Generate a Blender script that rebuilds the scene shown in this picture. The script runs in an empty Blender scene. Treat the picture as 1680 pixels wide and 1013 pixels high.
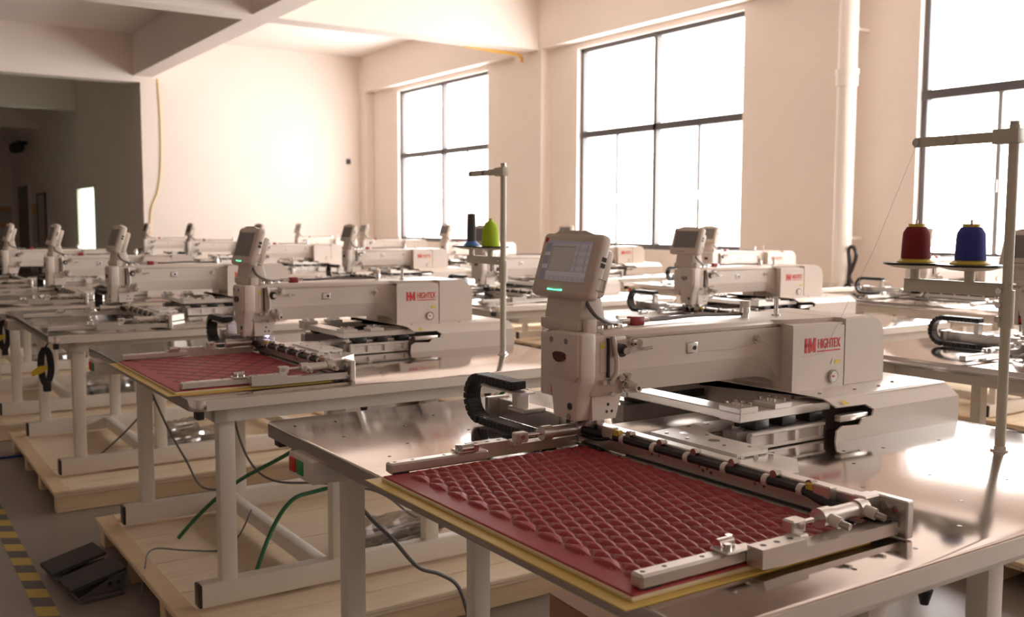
import bpy, bmesh, math, random
from mathutils import Vector, Matrix
random.seed(7)
S = bpy.context.scene
COL = S.collection
PI = math.pi
# ------------------------------------------------------------------ camera
CAMZ = 1.74
FPX, PITCH, YAW, ROLL = 1620.5, 0.08655, 0.58997, 0.003534
fw = Vector((math.sin(YAW)*math.cos(PITCH), math.cos(YAW)*math.cos(PITCH), -math.sin(PITCH)))
r0 = Vector((math.cos(YAW), -math.sin(YAW), 0)); u0 = r0.cross(fw)
rr = math.cos(ROLL)*r0 + math.sin(ROLL)*u0; uu = rr.cross(fw)
cd = bpy.data.cameras.new('camera'); cam = bpy.data.objects.new('camera', cd); COL.objects.link(cam)
cam.matrix_world = Matrix(((rr.x, uu.x, -fw.x, 0), (rr.y, uu.y, -fw.y, 0), (rr.z, uu.z, -fw.z, CAMZ), (0, 0, 0, 1)))
cd.sensor_fit = 'HORIZONTAL'; cd.sensor_width = 36; cd.lens = FPX*36/1680
cd.clip_start = .05; cd.clip_end = 200
cd.dof.use_dof = True; cd.dof.focus_distance = 3.0; cd.dof.aperture_fstop = 4.0
S.camera = cam
# ------------------------------------------------------------------ world, exposure
W = bpy.data.worlds.new('World'); S.world = W; W.use_nodes = True
bg = W.node_tree.nodes['Background']; bg.inputs[0].default_value = (1, .965, .935, 1); bg.inputs[1].default_value = 8.0
vs = S.view_settings
S.display_settings.display_device = 'sRGB'
vs.view_transform = 'Standard'; vs.look = 'None'; vs.exposure = 0.78; vs.gamma = 1; vs.use_curve_mapping = False
S.cycles.max_bounces = 10; S.cycles.diffuse_bounces = 6; S.cycles.glossy_bounces = 4; S.cycles.transparent_max_bounces = 12
S.cycles.sample_clamp_indirect = 6
def portal(name, loc, rot, sx, sy):
    l = bpy.data.lights.new(name, 'AREA'); l.shape = 'RECTANGLE'; l.size = sx; l.size_y = sy
    l.cycles.is_portal = True
    o = bpy.data.objects.new(name, l); o.location = loc; o.rotation_euler = rot; COL.objects.link(o)
# ------------------------------------------------------------------ materials
def mat(name, col, rough=.5, metal=0., var=0., vscale=8., bump=0., bscale=60., aniso=None, coat=0., emit=None, estr=0., spec=None):
    m = bpy.data.materials.new(name); m.use_nodes = True
    nt = m.node_tree; b = nt.nodes['Principled BSDF']
    b.inputs['Base Color'].default_value = (*col, 1); b.inputs['Roughness'].default_value = rough; b.inputs['Metallic'].default_value = metal
    if coat: b.inputs['Coat Weight'].default_value = coat
    if spec is not None: b.inputs['Specular IOR Level'].default_value = spec
    if emit: b.inputs['Emission Color'].default_value = (*emit, 1); b.inputs['Emission Strength'].default_value = estr
    if var or bump or aniso:
        tc = nt.nodes.new('ShaderNodeTexCoord'); mp = nt.nodes.new('ShaderNodeMapping'); nt.links.new(tc.outputs['Object'], mp.inputs[0])
        if aniso: mp.inputs['Scale'].default_value = aniso
    if var:
        n = nt.nodes.new('ShaderNodeTexNoise'); n.inputs['Scale'].default_value = vscale; n.inputs['Detail'].default_value = 6
        nt.links.new(mp.outputs[0], n.inputs[0])
        mx = nt.nodes.new('ShaderNodeMix'); mx.data_type = 'RGBA'
        mx.inputs[6].default_value = (*[c*(1-var) for c in col], 1); mx.inputs[7].default_value = (*[min(1, c*(1+var)) for c in col], 1)
        nt.links.new(n.outputs[0], mx.inputs[0]); nt.links.new(mx.outputs[2], b.inputs['Base Color'])
    if bump:
        n2 = nt.nodes.new('ShaderNodeTexNoise'); n2.inputs['Scale'].default_value = bscale; n2.inputs['Detail'].default_value = 4
        nt.links.new(mp.outputs[0], n2.inputs[0])
        bp = nt.nodes.new('ShaderNodeBump'); bp.inputs['Strength'].default_value = bump; bp.inputs['Distance'].default_value = .01
        nt.links.new(n2.outputs[0], bp.inputs['Height']); nt.links.new(bp.outputs[0], b.inputs['Normal'])
    return m
M = {}
M['wall'] = mat('wall_plaster', (.86, .76, .69), .75, var=.03, vscale=1.5, bump=.05, bscale=120)
M['ceil'] = mat('ceiling_paint', (.86, .77, .705), .8, var=.02, vscale=1)
M['floor'] = mat('floor_concrete', (.27, .235, .21), .36, var=.18, vscale=2.2, bump=.03, bscale=30)
M['cream'] = mat('cream_enamel', (.76, .675, .60), .32, var=.008, vscale=30)
M['creamd'] = M['cream']
M['mon'] = mat('monitor_plastic', (.70, .61, .53), .45)
M['steel'] = mat('brushed_steel', (.62, .565, .53), .11, 1., var=.04, vscale=3)
M['edge'] = mat('edge_aluminium', (.74, .67, .59), .42, .35, var=.03, vscale=20)
M['alu'] = mat('satin_aluminium', (.71, .67, .63), .32, .85, var=.02, vscale=60)
M['chrome'] = mat('chrome', (.72, .69, .67), .13, 1.)
M['plate'] = mat('cast_bracket', (.78, .73, .68), .4, .3)
M['bolt'] = mat('bolt_steel', (.42, .38, .35), .25, 1.)
M['black'] = mat('black_plastic', (.022, .020, .020), .38)
M['rub'] = mat('black_rubber', (.03, .028, .027), .6)
M['hole'] = mat('painted_hole_shade', (.06, .055, .05), .4, .6)  # near-black colour painting the shade inside holes, bores, ports and screw marks
M['leg'] = mat('leg_enamel', (.79, .725, .645), .4, var=.015, vscale=10)
M['eye'] = mat('ruby_badge', (.11, .008, .010), .12, coat=.6)
M['redp'] = mat('red_plastic', (.62, .03, .02), .35)
M['redk'] = mat('red_knob', (.28, .02, .025), .4)
M['greenp'] = mat('green_plastic', (.03, .30, .09), .4)
M['logo'] = mat('red_print', (.68, .03, .03), .5)
M['yel'] = mat('yellow_print', (.80, .62, .05), .5)
M['blk'] = mat('black_print', (.02, .02, .02), .6)
M['board'] = mat('cream_foam_board', (.72, .60, .36), .6)
M['ysheet'] = mat('yellow_sheet', (.70, .50, .12), .4)
M['cordg'] = mat('grey_cable', (.16, .145, .14), .5)
M['green'] = mat('green_strap', (.03, .15, .06), .5)
M['bluec'] = mat('blue_cable', (.02, .06, .30), .5)
M['frame'] = mat('window_frame_paint', (.10, .09, .09), .45)
M['sash'] = mat('window_sash_aluminium', (.42, .40, .39), .4, .3)
M['pipe'] = mat('pvc_pipe', (.86, .79, .73), .4)
M['carton'] = mat('cardboard', (.36, .20, .12), .8, var=.05, vscale=15)
M['stand'] = mat('stand_enamel', (.62, .58, .47), .4)
M['led'] = mat('green_led', (.1, .8, .4), .4, emit=(.1, 1, .45), estr=1.6)
M['lamp'] = mat('needle_lamp', (.9, .85, 1), .4, emit=(.75, .65, 1), estr=14)
M['scroff'] = mat('screen_off', (.23, .21, .205), .25)
M['capg'] = mat('chain_grey', (.07, .065, .062), .45)
M['railm'] = mat('rail_casting', (.40, .36, .34), .4, .4)
M['sticker'] = mat('white_sticker', (.8, .76, .72), .5)
M['orange'] = mat('orange_sleeve', (.75, .42, .06), .5)
M['doorp'] = mat('door_paint', (.55, .46, .38), .5)
M['doord'] = mat('door_grey', (.22, .19, .16), .5)
M['poster'] = mat('poster', (.62, .55, .50), .6)
M['tapey'] = mat('floor_tape_yellow', (.50, .36, .07), .5, var=.1, vscale=20)
M['tapek'] = mat('floor_tape_dark', (.11, .10, .09), .5, var=.1, vscale=20)
M['pedal'] = mat('pedal_steel', (.16, .15, .145), .4, .5)
def wood(name, col, sc):
    m = mat(name, col, .65, var=.12, vscale=3.5, bump=.15, bscale=20, aniso=sc); return m
M['wood'] = wood('pallet_pine', (.84, .69, .50), (1.2, 9, 9))
M['woody'] = wood('pallet_pine_rim', (.76, .57, .36), (9, 1.2, 9))
M['woodx'] = wood('pallet_stringer', (.76, .57, .36), (1.2, 9, 9))
def thread(name, col):
    m = mat(name, col, .75); nt = m.node_tree; b = nt.nodes['Principled BSDF']
    tc = nt.nodes.new('ShaderNodeTexCoord'); w = nt.nodes.new('ShaderNodeTexWave'); w.bands_direction = 'Z'; w.inputs['Scale'].default_value = 160; w.inputs['Distortion'].default_value = .6
    nt.links.new(tc.outputs['Object'], w.inputs[0]); bp = nt.nodes.new('ShaderNodeBump'); bp.inputs['Strength'].default_value = .5; bp.inputs['Distance'].default_value = .002
    nt.links.new(w.outputs[1], bp.inputs['Height']); nt.links.new(bp.outputs[0], b.inputs['Normal']); return m
M['thr_red'] = thread('thread_red', (.25, .014, .02)); M['thr_blue'] = thread('thread_blue', (.045, .06, .34))
M['thr_lime'] = thread('thread_lime', (.52, .75, .03)); M['thr_grey'] = thread('thread_grey', (.10, .09, .10))
M['yelp'] = mat('yellow_spool_plastic', (.70, .52, .08), .4); M['bluep'] = mat('blue_spool_plastic', (.08, .22, .62), .4)
def glassm(name, col=(1, 1, 1), gl=.06, rough=.0):
    m = bpy.data.materials.new(name); m.use_nodes = True; nt = m.node_tree; nt.nodes.clear()
    o = nt.nodes.new('ShaderNodeOutputMaterial'); t = nt.nodes.new('ShaderNodeBsdfTransparent'); g = nt.nodes.new('ShaderNodeBsdfGlossy'); mx = nt.nodes.new('ShaderNodeMixShader')
    t.inputs[0].default_value = (*col, 1); g.inputs['Roughness'].default_value = rough; mx.inputs[0].default_value = gl
    nt.links.new(t.outputs[0], mx.inputs[1]); nt.links.new(g.outputs[0], mx.inputs[2]); nt.links.new(mx.outputs[0], o.inputs[0]); return m
M['glass'] = glassm('window_glass'); M['film'] = glassm('plastic_film', (.80, .79, .80), .3, .12)
def frosted():
    m = bpy.data.materials.new('frosted_door_glass'); m.use_nodes = True; nt = m.node_tree; nt.nodes.clear()
    o = nt.nodes.new('ShaderNodeOutputMaterial'); t = nt.nodes.new('ShaderNodeBsdfTranslucent'); t.inputs[0].default_value = (.62, .72, .66, 1)
    nt.links.new(t.outputs[0], o.inputs[0]); return m
M['frost'] = frosted()
def leather(nm='red_leatherette', stc=(.55, .25, .22, 1)):
    m = bpy.data.materials.new(nm); m.use_nodes = True; nt = m.node_tree; b = nt.nodes['Principled BSDF']
    at = nt.nodes.new('ShaderNodeAttribute'); at.attribute_name = 'stitch'
    mx = nt.nodes.new('ShaderNodeMix'); mx.data_type = 'RGBA'; mx.inputs[6].default_value = (.37, .036, .043, 1); mx.inputs[7].default_value = stc
    nt.links.new(at.outputs['Fac'], mx.inputs[0]); nt.links.new(mx.outputs[2], b.inputs['Base Color'])
    b.inputs['Roughness'].default_value = .48
    tc = nt.nodes.new('ShaderNodeTexCoord'); n = nt.nodes.new('ShaderNodeTexNoise'); n.inputs['Scale'].default_value = 900
    nt.links.new(tc.outputs['Object'], n.inputs[0]); bp = nt.nodes.new('ShaderNodeBump'); bp.inputs['Strength'].default_value = .12; bp.inputs['Distance'].default_value = .001
    nt.links.new(n.outputs[0], bp.inputs['Height']); nt.links.new(bp.outputs[0], b.inputs['Normal']); return m
M['leather'] = leather(); M['leather2'] = leather('red_leatherette_diamond', (.085, .016, .045, 1))
def screen_on():      # a lit control screen: pale panel, drawing field, button columns (generated coords of the flat screen)
    m = bpy.data.materials.new('screen_lit'); m.use_nodes = True; nt = m.node_tree; b = nt.nodes['Principled BSDF']
    at = nt.nodes.new('ShaderNodeAttribute'); at.attribute_name = 'ui'
    nt.links.new(at.outputs['Color'], b.inputs['Base Color']); nt.links.new(at.outputs['Color'], b.inputs['Emission Color'])
    b.inputs['Emission Strength'].default_value = .12; b.inputs['Roughness'].default_value = .35; return m
M['scron'] = screen_on()
# ------------------------------------------------------------------ mesh helpers
def nb(): return bmesh.new()
def box(bm, x0, x1, y0, y1, z0, z1, b=0., seg=2):
    m = Matrix.Translation(((x0+x1)/2, (y0+y1)/2, (z0+z1)/2)) @ Matrix.Diagonal((abs(x1-x0), abs(y1-y0), abs(z1-z0), 1))
    r = bmesh.ops.create_cube(bm, size=1, matrix=m)
    if b:
        es = {e for v in r['verts'] for e in v.link_edges}
        bmesh.ops.bevel(bm, geom=list(es), offset=b, segments=seg, profile=.5, affect='EDGES', clamp_overlap=True)
    return bm
def prism(bm, pts, axis, a, b):
    def P(p, t):
        if axis == 'x': return (t, p[0], p[1])
        if axis == 'y': return (p[0], t, p[1])
        return (p[0], p[1], t)
    A = [bm.verts.new(P(p, a)) for p in pts]; B = [bm.verts.new(P(p, b)) for p in pts]
    fs = [bm.faces.new(A), bm.faces.new(B[::-1])]
    n = len(pts)
    for i in range(n): fs.append(bm.faces.new((A[i], B[i], B[(i+1) % n], A[(i+1) % n])))
    bmesh.ops.recalc_face_normals(bm, faces=fs)
    return bm
def frame_of(d):
    d = d.normalized(); a = Vector((0, 0, 1)) if abs(d.z) < .9 else Vector((1, 0, 0))
    u = d.cross(a).normalized(); return u, d.cross(u).normalized()
def cyl(bm, p, q, r, r2=None, n=14):
    p, q = Vector(p), Vector(q); r2 = r if r2 is None else r2
    u, v = frame_of(q-p); A = []; B = []
    for i in range(n):
        t = 2*PI*i/n; d = u*math.cos(t)+v*math.sin(t); A.append(bm.verts.new(p+d*r)); B.append(bm.verts.new(q+d*r2))
    fs = [bm.faces.new(A), bm.faces.new(B)]
    for i in range(n): fs.append(bm.faces.new((A[i], A[(i+1) % n], B[(i+1) % n], B[i])))
    bmesh.ops.recalc_face_normals(bm, faces=fs); return bm
def smooth_path(pts, k=6):
    pts = [Vector(p) for p in pts]; out = []
    for i in range(len(pts)-1):
        p0 = pts[max(i-1, 0)]; p1 = pts[i]; p2 = pts[i+1]; p3 = pts[min(i+2, len(pts)-1)]
        for j in range(k):
            t = j/k
            out.append(.5*((2*p1)+(p2-p0)*t+(2*p0-5*p1+4*p2-p3)*t*t+(3*p1-p0-3*p2+p3)*t**3))
    return out+[pts[-1]]
def tube(bm, pts, r, n=8, smooth=6):
    P = smooth_path(pts, smooth) if smooth else [Vector(p) for p in pts]
    u = None; rings = []
    for i, p in enumerate(P):
        d = (P[min(i+1, len(P)-1)]-P[max(i-1, 0)]).normalized()
        if u is None: u, v = frame_of(d)
        else:
            u = (u-d*u.dot(d)).normalized(); v = d.cross(u)
        rings.append([bm.verts.new(p+(u*math.cos(2*PI*k/n)+v*math.sin(2*PI*k/n))*r) for k in range(n)])
    fs = [bm.faces.new(rings[0]), bm.faces.new(rings[-1])]
    for a, b in zip(rings, rings[1:]):
        for k in range(n): fs.append(bm.faces.new((a[k], a[(k+1) % n], b[(k+1) % n], b[k])))
    bmesh.ops.recalc_face_normals(bm, faces=fs); return bm
def lathe(bm, prof, c=(0, 0, 0), n=24):
    rings = []
    for r, z in prof: rings.append([bm.verts.new((c[0]+r*math.cos(2*PI*k/n), c[1]+r*math.sin(2*PI*k/n), c[2]+z)) for k in range(n)])
    fs = [bm.faces.new(rings[0]), bm.faces.new(rings[-1])]
    for a, b in zip(rings, rings[1:]):
        for k in range(n): fs.append(bm.faces.new((a[k], a[(k+1) % n], b[(k+1) % n], b[k])))
    bmesh.ops.recalc_face_normals(bm, faces=fs); return bm
def meshof(name, bm, m, ang=35):
    me = bpy.data.meshes.new(name); bm.to_mesh(me); bm.free(); me.materials.append(m)
    me.polygons.foreach_set('use_smooth', [True]*len(me.polygons)); me.set_sharp_from_angle(angle=math.radians(ang)); return me
def obj(name, bm, m, parent=None, ang=35, loc=None):
    me = meshof(name, bm, M[m] if isinstance(m, str) else m, ang)
    o = bpy.data.objects.new(name, me); COL.objects.link(o)
    if parent: o.parent = parent
    if loc: o.location = loc
    return o
def tag(o, label=None, cat=None, group=None, kind=None):
    if label: o['label'] = label
    if cat: o['category'] = cat
    if group: o['group'] = group
    if kind: o['kind'] = kind
    return o
def thing(name, label, cat, loc=(0, 0, 0), rz=0, group=None):
    o = bpy.data.objects.new(name, None); COL.objects.link(o); o.empty_display_size = .1
    o.location = loc; o.rotation_euler = (0, 0, rz); return tag(o, label, cat, group)
def struct(name, bm, m, parent=None, ang=35):
    o = obj(name, bm, m, parent, ang)
    if not parent: o['kind'] = 'structure'
    return o
SKIP = {}          # object -> detail level
def dup(o, loc=None, parent=None, lod=9, car=0.):
    c = o.copy(); COL.objects.link(c); c.parent = parent
    if loc is not None: c.location = loc
    if SKIP.get(o.name, (0, 0))[1] and parent is not None: c.location.y += car
    for ch in list(o.children):
        if SKIP.get(ch.name, (0, 0))[0] <= lod: dup(ch, None, c, lod, car if not SKIP.get(o.name, (0, 0))[1] else 0)
    return c
# ------------------------------------------------------------------ the room
XW, YB, XD, ZC, ZB = 10.6, 22.2, 5.3, 5.69, 4.82
YN, XL, YF = -8.0, -13.0, 42.3
ZS, ZT, ZM = 1.32, 4.74, 3.27       # window sill, head, transom
WIN = [(-3.3, .55),  (3.36, 7.2), (9.98, 13.82), (16.72, 20.58)]
struct('floor', box(nb(), XL, XW+.3, YN, YF, -.2, 0), 'floor')
struct('ceiling', box(nb(), XL, XW+.3, YN, YF, ZC, ZC+.2), 'ceil')
bm = nb()
box(bm, XW, XW+.28, YN, YB, 0, ZS); box(bm, XW, XW+.28, YN, YB, ZT, ZC)
ys = [YN]+[v for w in WIN for v in w]+[YB]
for a, b in zip(ys[0::2], ys[1::2]): box(bm, XW, XW+.28, a, b, ZS, ZT)
struct('wall_right', bm, 'wall')
bm = nb(); box(bm, XD, XW+.28, YB, YB+.25, 0, ZC); struct('wall_back', bm, 'wall')
bm = nb()
DY = [(27.2, 29.5, 2.64, .0), ]
box(bm, XD, XD+.2, YB+.25, 27.25, 0, ZC); box(bm, XD, XD+.2, 29.5, YF, 0, ZC); box(bm, XD, XD+.2, 27.25, 29.5, 2.64, ZC)
struct('wall_passage', bm, 'wall')
struct('wall_far', box(nb(), XL, XD+.2, YF, YF+.2, 0, ZC), 'wall')
struct('wall_left', box(nb(), XL-.2, XL, YN, YF, 0, ZC), 'wall')
struct('wall_near', box(nb(), XL, XW+.3, YN-.25, YN, 0, ZC), 'wall')
# lintel beam along the windows, pillars, ceiling beams
struct('trim_1', box(nb(), XW-.22, XW, YN, YB, 4.84, ZC), 'wall')
n = 2
for y0, y1 in ((14.62, 15.5), (8.12, 8.95), (1.5, 2.3), (YB-.35, YB)):
    struct('trim_%d' % n, box(nb(), XW-.2, XW, y0, y1, 0, 4.85), 'wall'); n += 1
for y0 in (14.68, 8.1, 1.7):
    bm = nb(); box(bm, XL, XW-.2, y0, y0+.42, ZB, ZC); struct('trim_%d' % n, bm, 'ceil'); n += 1
struct('trim_%d' % n, box(nb(), XL, XD+.3, YB-.02, YB+.4, ZB-.12, ZC), 'ceil'); n += 1
for y0 in (29.3, 36.0, 40.2):
    struct('trim_%d' % n, box(nb(), XL, XD, y0, y0+.4, ZB-.05, ZC), 'ceil'); n += 1
struct('trim_%d' % n, box(nb(), 5.15, 5.55, YN, YB, ZB+.004, ZC), 'ceil'); n += 1
def window(i, a, b, axis, pos, z0, z1, zm, lower=4):
    # frame bars live in the plane of the wall; axis 'y': along Y at x=pos; axis 'x': along X at y=pos
    def bx(bm, s0, s1, zz0, zz1, d0, d1, bev=.004):
        if axis == 'y': box(bm, pos+d0, pos+d1, s0, s1, zz0, zz1, bev, 1)
        else: box(bm, s0, s1, pos-d1, pos-d0, zz0, zz1, bev, 1)
    bm = nb(); t = .07
    for s in (a, b-t): bx(bm, s, s+t, z0, z1, .06, .16)
    bx(bm, a, b, z1-t, z1, .06, .16); bx(bm, a, b, z0, z0+.09, .06, .16); bx(bm, a, b, zm-.06, zm+.05, .05, .16)
    mid = (a+b)/2; bx(bm, mid-.035, mid+.035, z0, z1, .05, .16)
    f = obj('window_%d' % i, bm, 'frame'); f['kind'] = 'structure'
    for k in (1, 3):
        s = a+(b-a)*k/4
        bm = nb(); bx(bm, s-.028, s+.028, z0+.09, zm-.06, .08, .12)
        st = obj('sash_stile', bm, 'sash', f)
        bm = nb(); bx(bm, s-.015, s+.015, z0+.78, z0+.92, .05, .08); obj('latch', bm, 'sash', st)
    for s0, s1, q0, q1 in [(a, mid, zm, z1), (mid, b, zm, z1)]+[(a+(b-a)*k/4, a+(b-a)*(k+1)/4, z0, zm) for k in range(4)]:
        bm = nb(); bx(bm, s0+.03, s1-.03, q0+.05, q1-.05, .105, .111, 0); obj('pane', bm, 'glass', f)
for i, (a, b) in enumerate(WIN):
    window(i+1, a, b, 'y', XW+.02, ZS, ZT, ZM)
    portal('window_portal' if i else 'window_right_offscreen', (XW+.24, (a+b)/2, (ZS+ZT)/2), (0, PI/2, 0), ZT-ZS, b-a)
# doors of the passage wall
d = struct('door_1', box(nb(), XD+.05, XD+.09, 27.28, 29.47, 0.02, 2.61), 'frost')
bm = nb(); box(bm, XD-.02, XD+.12, 27.2, 27.28, 0, 2.7); box(bm, XD-.02, XD+.12, 29.47, 29.55, 0, 2.7); box(bm, XD-.02, XD+.12, 27.2, 29.55, 2.62, 2.7)
obj('door_frame', bm, 'wall', d)
d = struct('door_2', box(nb(), XD-.03, XD, 34.9, 36.3, 0, 2.6), 'doorp'); bm = nb(); box(bm, XD-.05, XD, 34.75, 34.9, 0, 2.66); box(bm, XD-.05, XD, 36.3, 36.45, 0, 2.66); box(bm, XD-.05, XD, 34.75, 36.45, 2.6, 2.66); obj('door_frame', bm, 'frame', d)
d = struct('door_3', box(nb(), XD-.03, XD, 38.2, 40.9, 0, 3.0), 'doord'); bm = nb(); box(bm, XD-.06, XD, 38.1, 38.2, 0, 3.06); box(bm, XD-.06, XD, 40.9, 41.0, 0, 3.06); box(bm, XD-.06, XD, 38.1, 41, 3.0, 3.06); obj('door_frame', bm, 'wall', d)
p = tag(obj('wall_poster', box(nb(), XD-.012, XD, 36.75, 37.7, 1.0, 2.35), 'poster'), 'pale grey poster with orange top hanging between two doors', 'poster')
obj('poster_heading', box(nb(), XD-.014, XD-.011, 36.8, 37.65, 1.95, 2.3), 'orange', p)
p = tag(obj('notice_board', box(nb(), 4.6, 5.2, YF-.02, YF, 1.5, 2.3), 'poster'), 'small notice board with orange stripes on far end wall', 'board')
for z in (1.55, 2.15): obj('stripe', box(nb(), 4.62, 5.18, YF-.024, YF-.019, z, z+.1), 'orange', p)
# downpipe
t = thing('downpipe', 'white plastic downpipe with collars standing against window pier', 'pipe', (10.22, 7.92, 0))
obj('pipe_run', cyl(nb(), (0, 0, 0), (0, 0, ZC), .115, n=28), 'pipe', t)
bm = nb(); cyl(bm, (0, 0, 3.42), (0, 0, 3.60), .132, n=28); cyl(bm, (0, 0, 3.56), (0, 0, 3.62), .142, n=28); obj('collar', bm, 'pipe', t)
for z in (4.1, 1.55):
    bm = nb(); cyl(bm, (0, 0, z), (0, 0, z+.035), .121, n=28); box(bm, 0, .36, -.03, .03, z, z+.035); obj('bracket', bm, 'pipe', t)
tag(obj('cable_hank', tube(nb(), [(10.20, 7.80, .92), (10.22, 7.79, 1.2), (10.2, 7.80, 1.42), (10.18, 7.72, 1.46), (10.16, 7.66, 1.36), (10.2, 7.74, 1.2), (10.21, 7.79, 1.1), (10.16, 7.7, 1.0), (10.2, 7.78, .94)], .024), 'black'), 'black cable hank strapped beside the white downpipe', 'cable')
# small wall things
bm = nb(); box(bm, 4.95, XD-.001, 38.2, 38.55, 4.4, 4.52, .02); cyl(bm, (5.05, 38.35, 4.3), (4.85, 38.1, 4.25), .2); 
tag(obj('security_camera', bm, 'black'), 'black camera fixed high on the brown passage wall', 'camera')
tag(obj('wall_box', box(nb(), 10.04, 10.14, YB-.04, YB, 3.14, 3.26, .01), 'black'), 'tiny black box fixed on the bright back wall', 'box')
tag(obj('wall_cable', tube(nb(), [(5.66, YB-.015, 4.8), (5.69, YB-.015, 4.0), (5.68, YB-.015, 3.0), (5.6, YB-.015, 2.4), (5.45, YB-.015, 2.0), (5.42, YB-.015, 1.4), (5.40, YB-.015, .9)], .012), M['ysheet']), 'thin yellow cable running down edge of bright back wall', 'cable')
bm = nb(); tube(bm, [(9.1, 15.12, 4.83), (9.7, 15.12, 4.80), (10.25, 15.12, 4.78), (10.32, 15.12, 4.66)], .03, smooth=3)
tag(obj('cable_sleeve', bm, 'orange'), 'orange cable sleeve hanging under end of ceiling beam', 'sleeve')
# floor marking
tp = thing('floor_tape', 'yellow and dark striped hazard tape stuck on concrete floor', 'tape', (0, 0, 0))
y = 2.2; k = 0
while y < 9:
    bm = nb(); prism(bm, [(.615, y), (.70, y-.05), (.70, y+.08), (.615, y+.13)], 'z', .0005, .002)
    obj('stripe', bm, 'tapey' if k % 2 else 'tapek', tp); y += .13; k += 1
# ------------------------------------------------------------------ pattern sewing machine (origin: needle, on table top; +x along the arm, -y towards the operator side)
def part(name, bm, m, root, lod=1, car=0, ang=35):
    o = obj(name, bm, m, root, ang); SKIP[o.name] = (lod, car); return o
def text_mesh(s, size, bold=0.):
    c = bpy.data.curves.new('t', 'FONT'); c.body = s; c.size = size; c.extrude = .0006; c.offset = bold
    o = bpy.data.objects.new('t', c); COL.objects.link(o); bpy.context.view_layer.update()
    me = bpy.data.meshes.new_from_object(o.evaluated_get(bpy.context.evaluated_depsgraph_get())); bpy.data.objects.remove(o); bpy.data.curves.remove(c); return me
def make_machine():
    R = thing('sewing_machine', 'x', 'sewing machine', group=None)
    # ---- arm
    zc, zt, hw = .255, .346, .11
    prof = [(-hw, zc-.002), (-hw, zt), (hw, zt), (hw, zc-.002)]
    bm = nb(); prism(bm, prof, 'x', -.01, .80)
    crv = [(.65+.125*math.sin(t), .12+.135*math.cos(t)) for t in [i*PI/20 for i in range(11)]]      # crease sweeps down to the base
    for sgn in (-1, 1):
        prism(bm, [(.65, zc-.0005)]+crv[1:]+[(.80, .12), (.80, zc-.001)], 'y', sgn*hw, sgn*(hw-.015))
    part('arm', bm, 'cream', R, 0)
    bm = nb(); C = [(-.01, zc), (.2, zc), (.45, zc)]+crv; 
    Bt = [(-.01, .182), (.2, .182), (.45, .180)]+[(.67+.14*math.sin(t), .10+.080*math.cos(t)) for t in [i*PI/20 for i in range(11)]]
    rows = [[bm.verts.new((p[0], -hw, p[1])) for p in C], [bm.verts.new((p[0], -.09, p[1])) for p in Bt], [bm.verts.new((p[0], .09, p[1])) for p in Bt], [bm.verts.new((p[0], hw, p[1])) for p in C]]
    for a, b in zip(rows, rows[1:]):
        for i in range(len(a)-1): bm.faces.new((a[i], b[i], b[i+1], a[i+1]))
    bmesh.ops.recalc_face_normals(bm, faces=bm.faces[:]); part('arm_underside', bm, 'cream', R, 0)
    part('arm_top_cover', box(nb(), -.005, .79, -hw+.003, hw-.003, zt-.002, .374, .016, 3), 'cream', R, 0)
    # ---- motor housing and rear cover
    bm = nb(); prism(bm, [(.788, -hw+.002), (.748, -.196), (1.014, -.196), (1.014, .196), (.748, .196), (.788, hw-.002)], 'z', .13, .350)
    prism(bm, [(.788, -hw+.004), (.754, -.19), (1.012, -.19), (1.012, .19), (.754, .19), (.788, hw-.004)], 'z', .349, .358); prism(bm, [(.74, -hw+.01), (.79, -.13), (1.012, -.15), (1.012, .15), (.79, .13), (.74, hw-.01)], 'z', .357, .372)
    part('motor_housing', bm, 'cream', R, 0)
    rad = .085; pr = [(1.018, .136), (1.018, .372)]+[(1.24-rad+rad*math.sin(t), .374-rad+rad*math.cos(t)) for t in [i*PI/16 for i in range(9)]]+[(1.24, .136)]
    bm = nb(); prism(bm, pr, 'y', -.185, .185)
    for e in (-1, 1): prism(bm, [((p[0]-1.12)*.985+1.12, (p[1]-.136)*.985+.136) for p in pr], 'y', e*.184, e*.197)
    part('rear_cover', bm, 'cream', R, 0, ang=50)
    # ---- base enclosure: near side plate with its cut-out
    bm = nb()
    prism(bm, [(-.345, .131), (-.335, .135), (.335, .135), (.397, .092), (.397, 0.001), (.385, .001), (.385, .128)], 'x', .735, 1.40)
    prism(bm, [(-.395, .002), (-.395, .092), (-.335, .133), (.335, .133), (.395, .09), (.395, .002)], 'x', 1.392, 1.40)
    prism(bm, [(.727, .0), (.731, .039), (.757, .052), (.844, .048), (.858, .066), (.909, .071), (.918, .092), (1.40, .092), (1.40, 0)], 'y', -.397, -.391)
    c0 = [(.735, -.340, .135), (1.40, -.335, .135), (1.40, -.397, .092), (.918, -.397, .092), (.900, -.376, .107), (.76, -.372, .109)]
    vv = [bm.verts.new(p) for p in c0]; vw = [bm.verts.new((p[0], p[1]+.004, p[2]-.004)) for p in c0]
    fs = [bm.faces.new(vv), bm.faces.new(vw[::-1])]+[bm.faces.new((vv[i], vw[i], vw[(i+1) % 6], vv[(i+1) % 6])) for i in range(6)]
    bmesh.ops.recalc_face_normals(bm, faces=fs)
    part('base_cover', bm, 'cream', R, 0)
    part('base_interior', box(nb(), .80, 1.38, -.25, -.10, .001, .126), 'railm', R, 0); part('base_bulkhead', box(nb(), .79, .80, -.16, .385, .001, .130), 'cream', R, 0)
    bm = nb(); box(bm, .76, .90, -.388, -.362, .062, .084, .003); part('inner_rail', bm, 'alu', R, 2)
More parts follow.
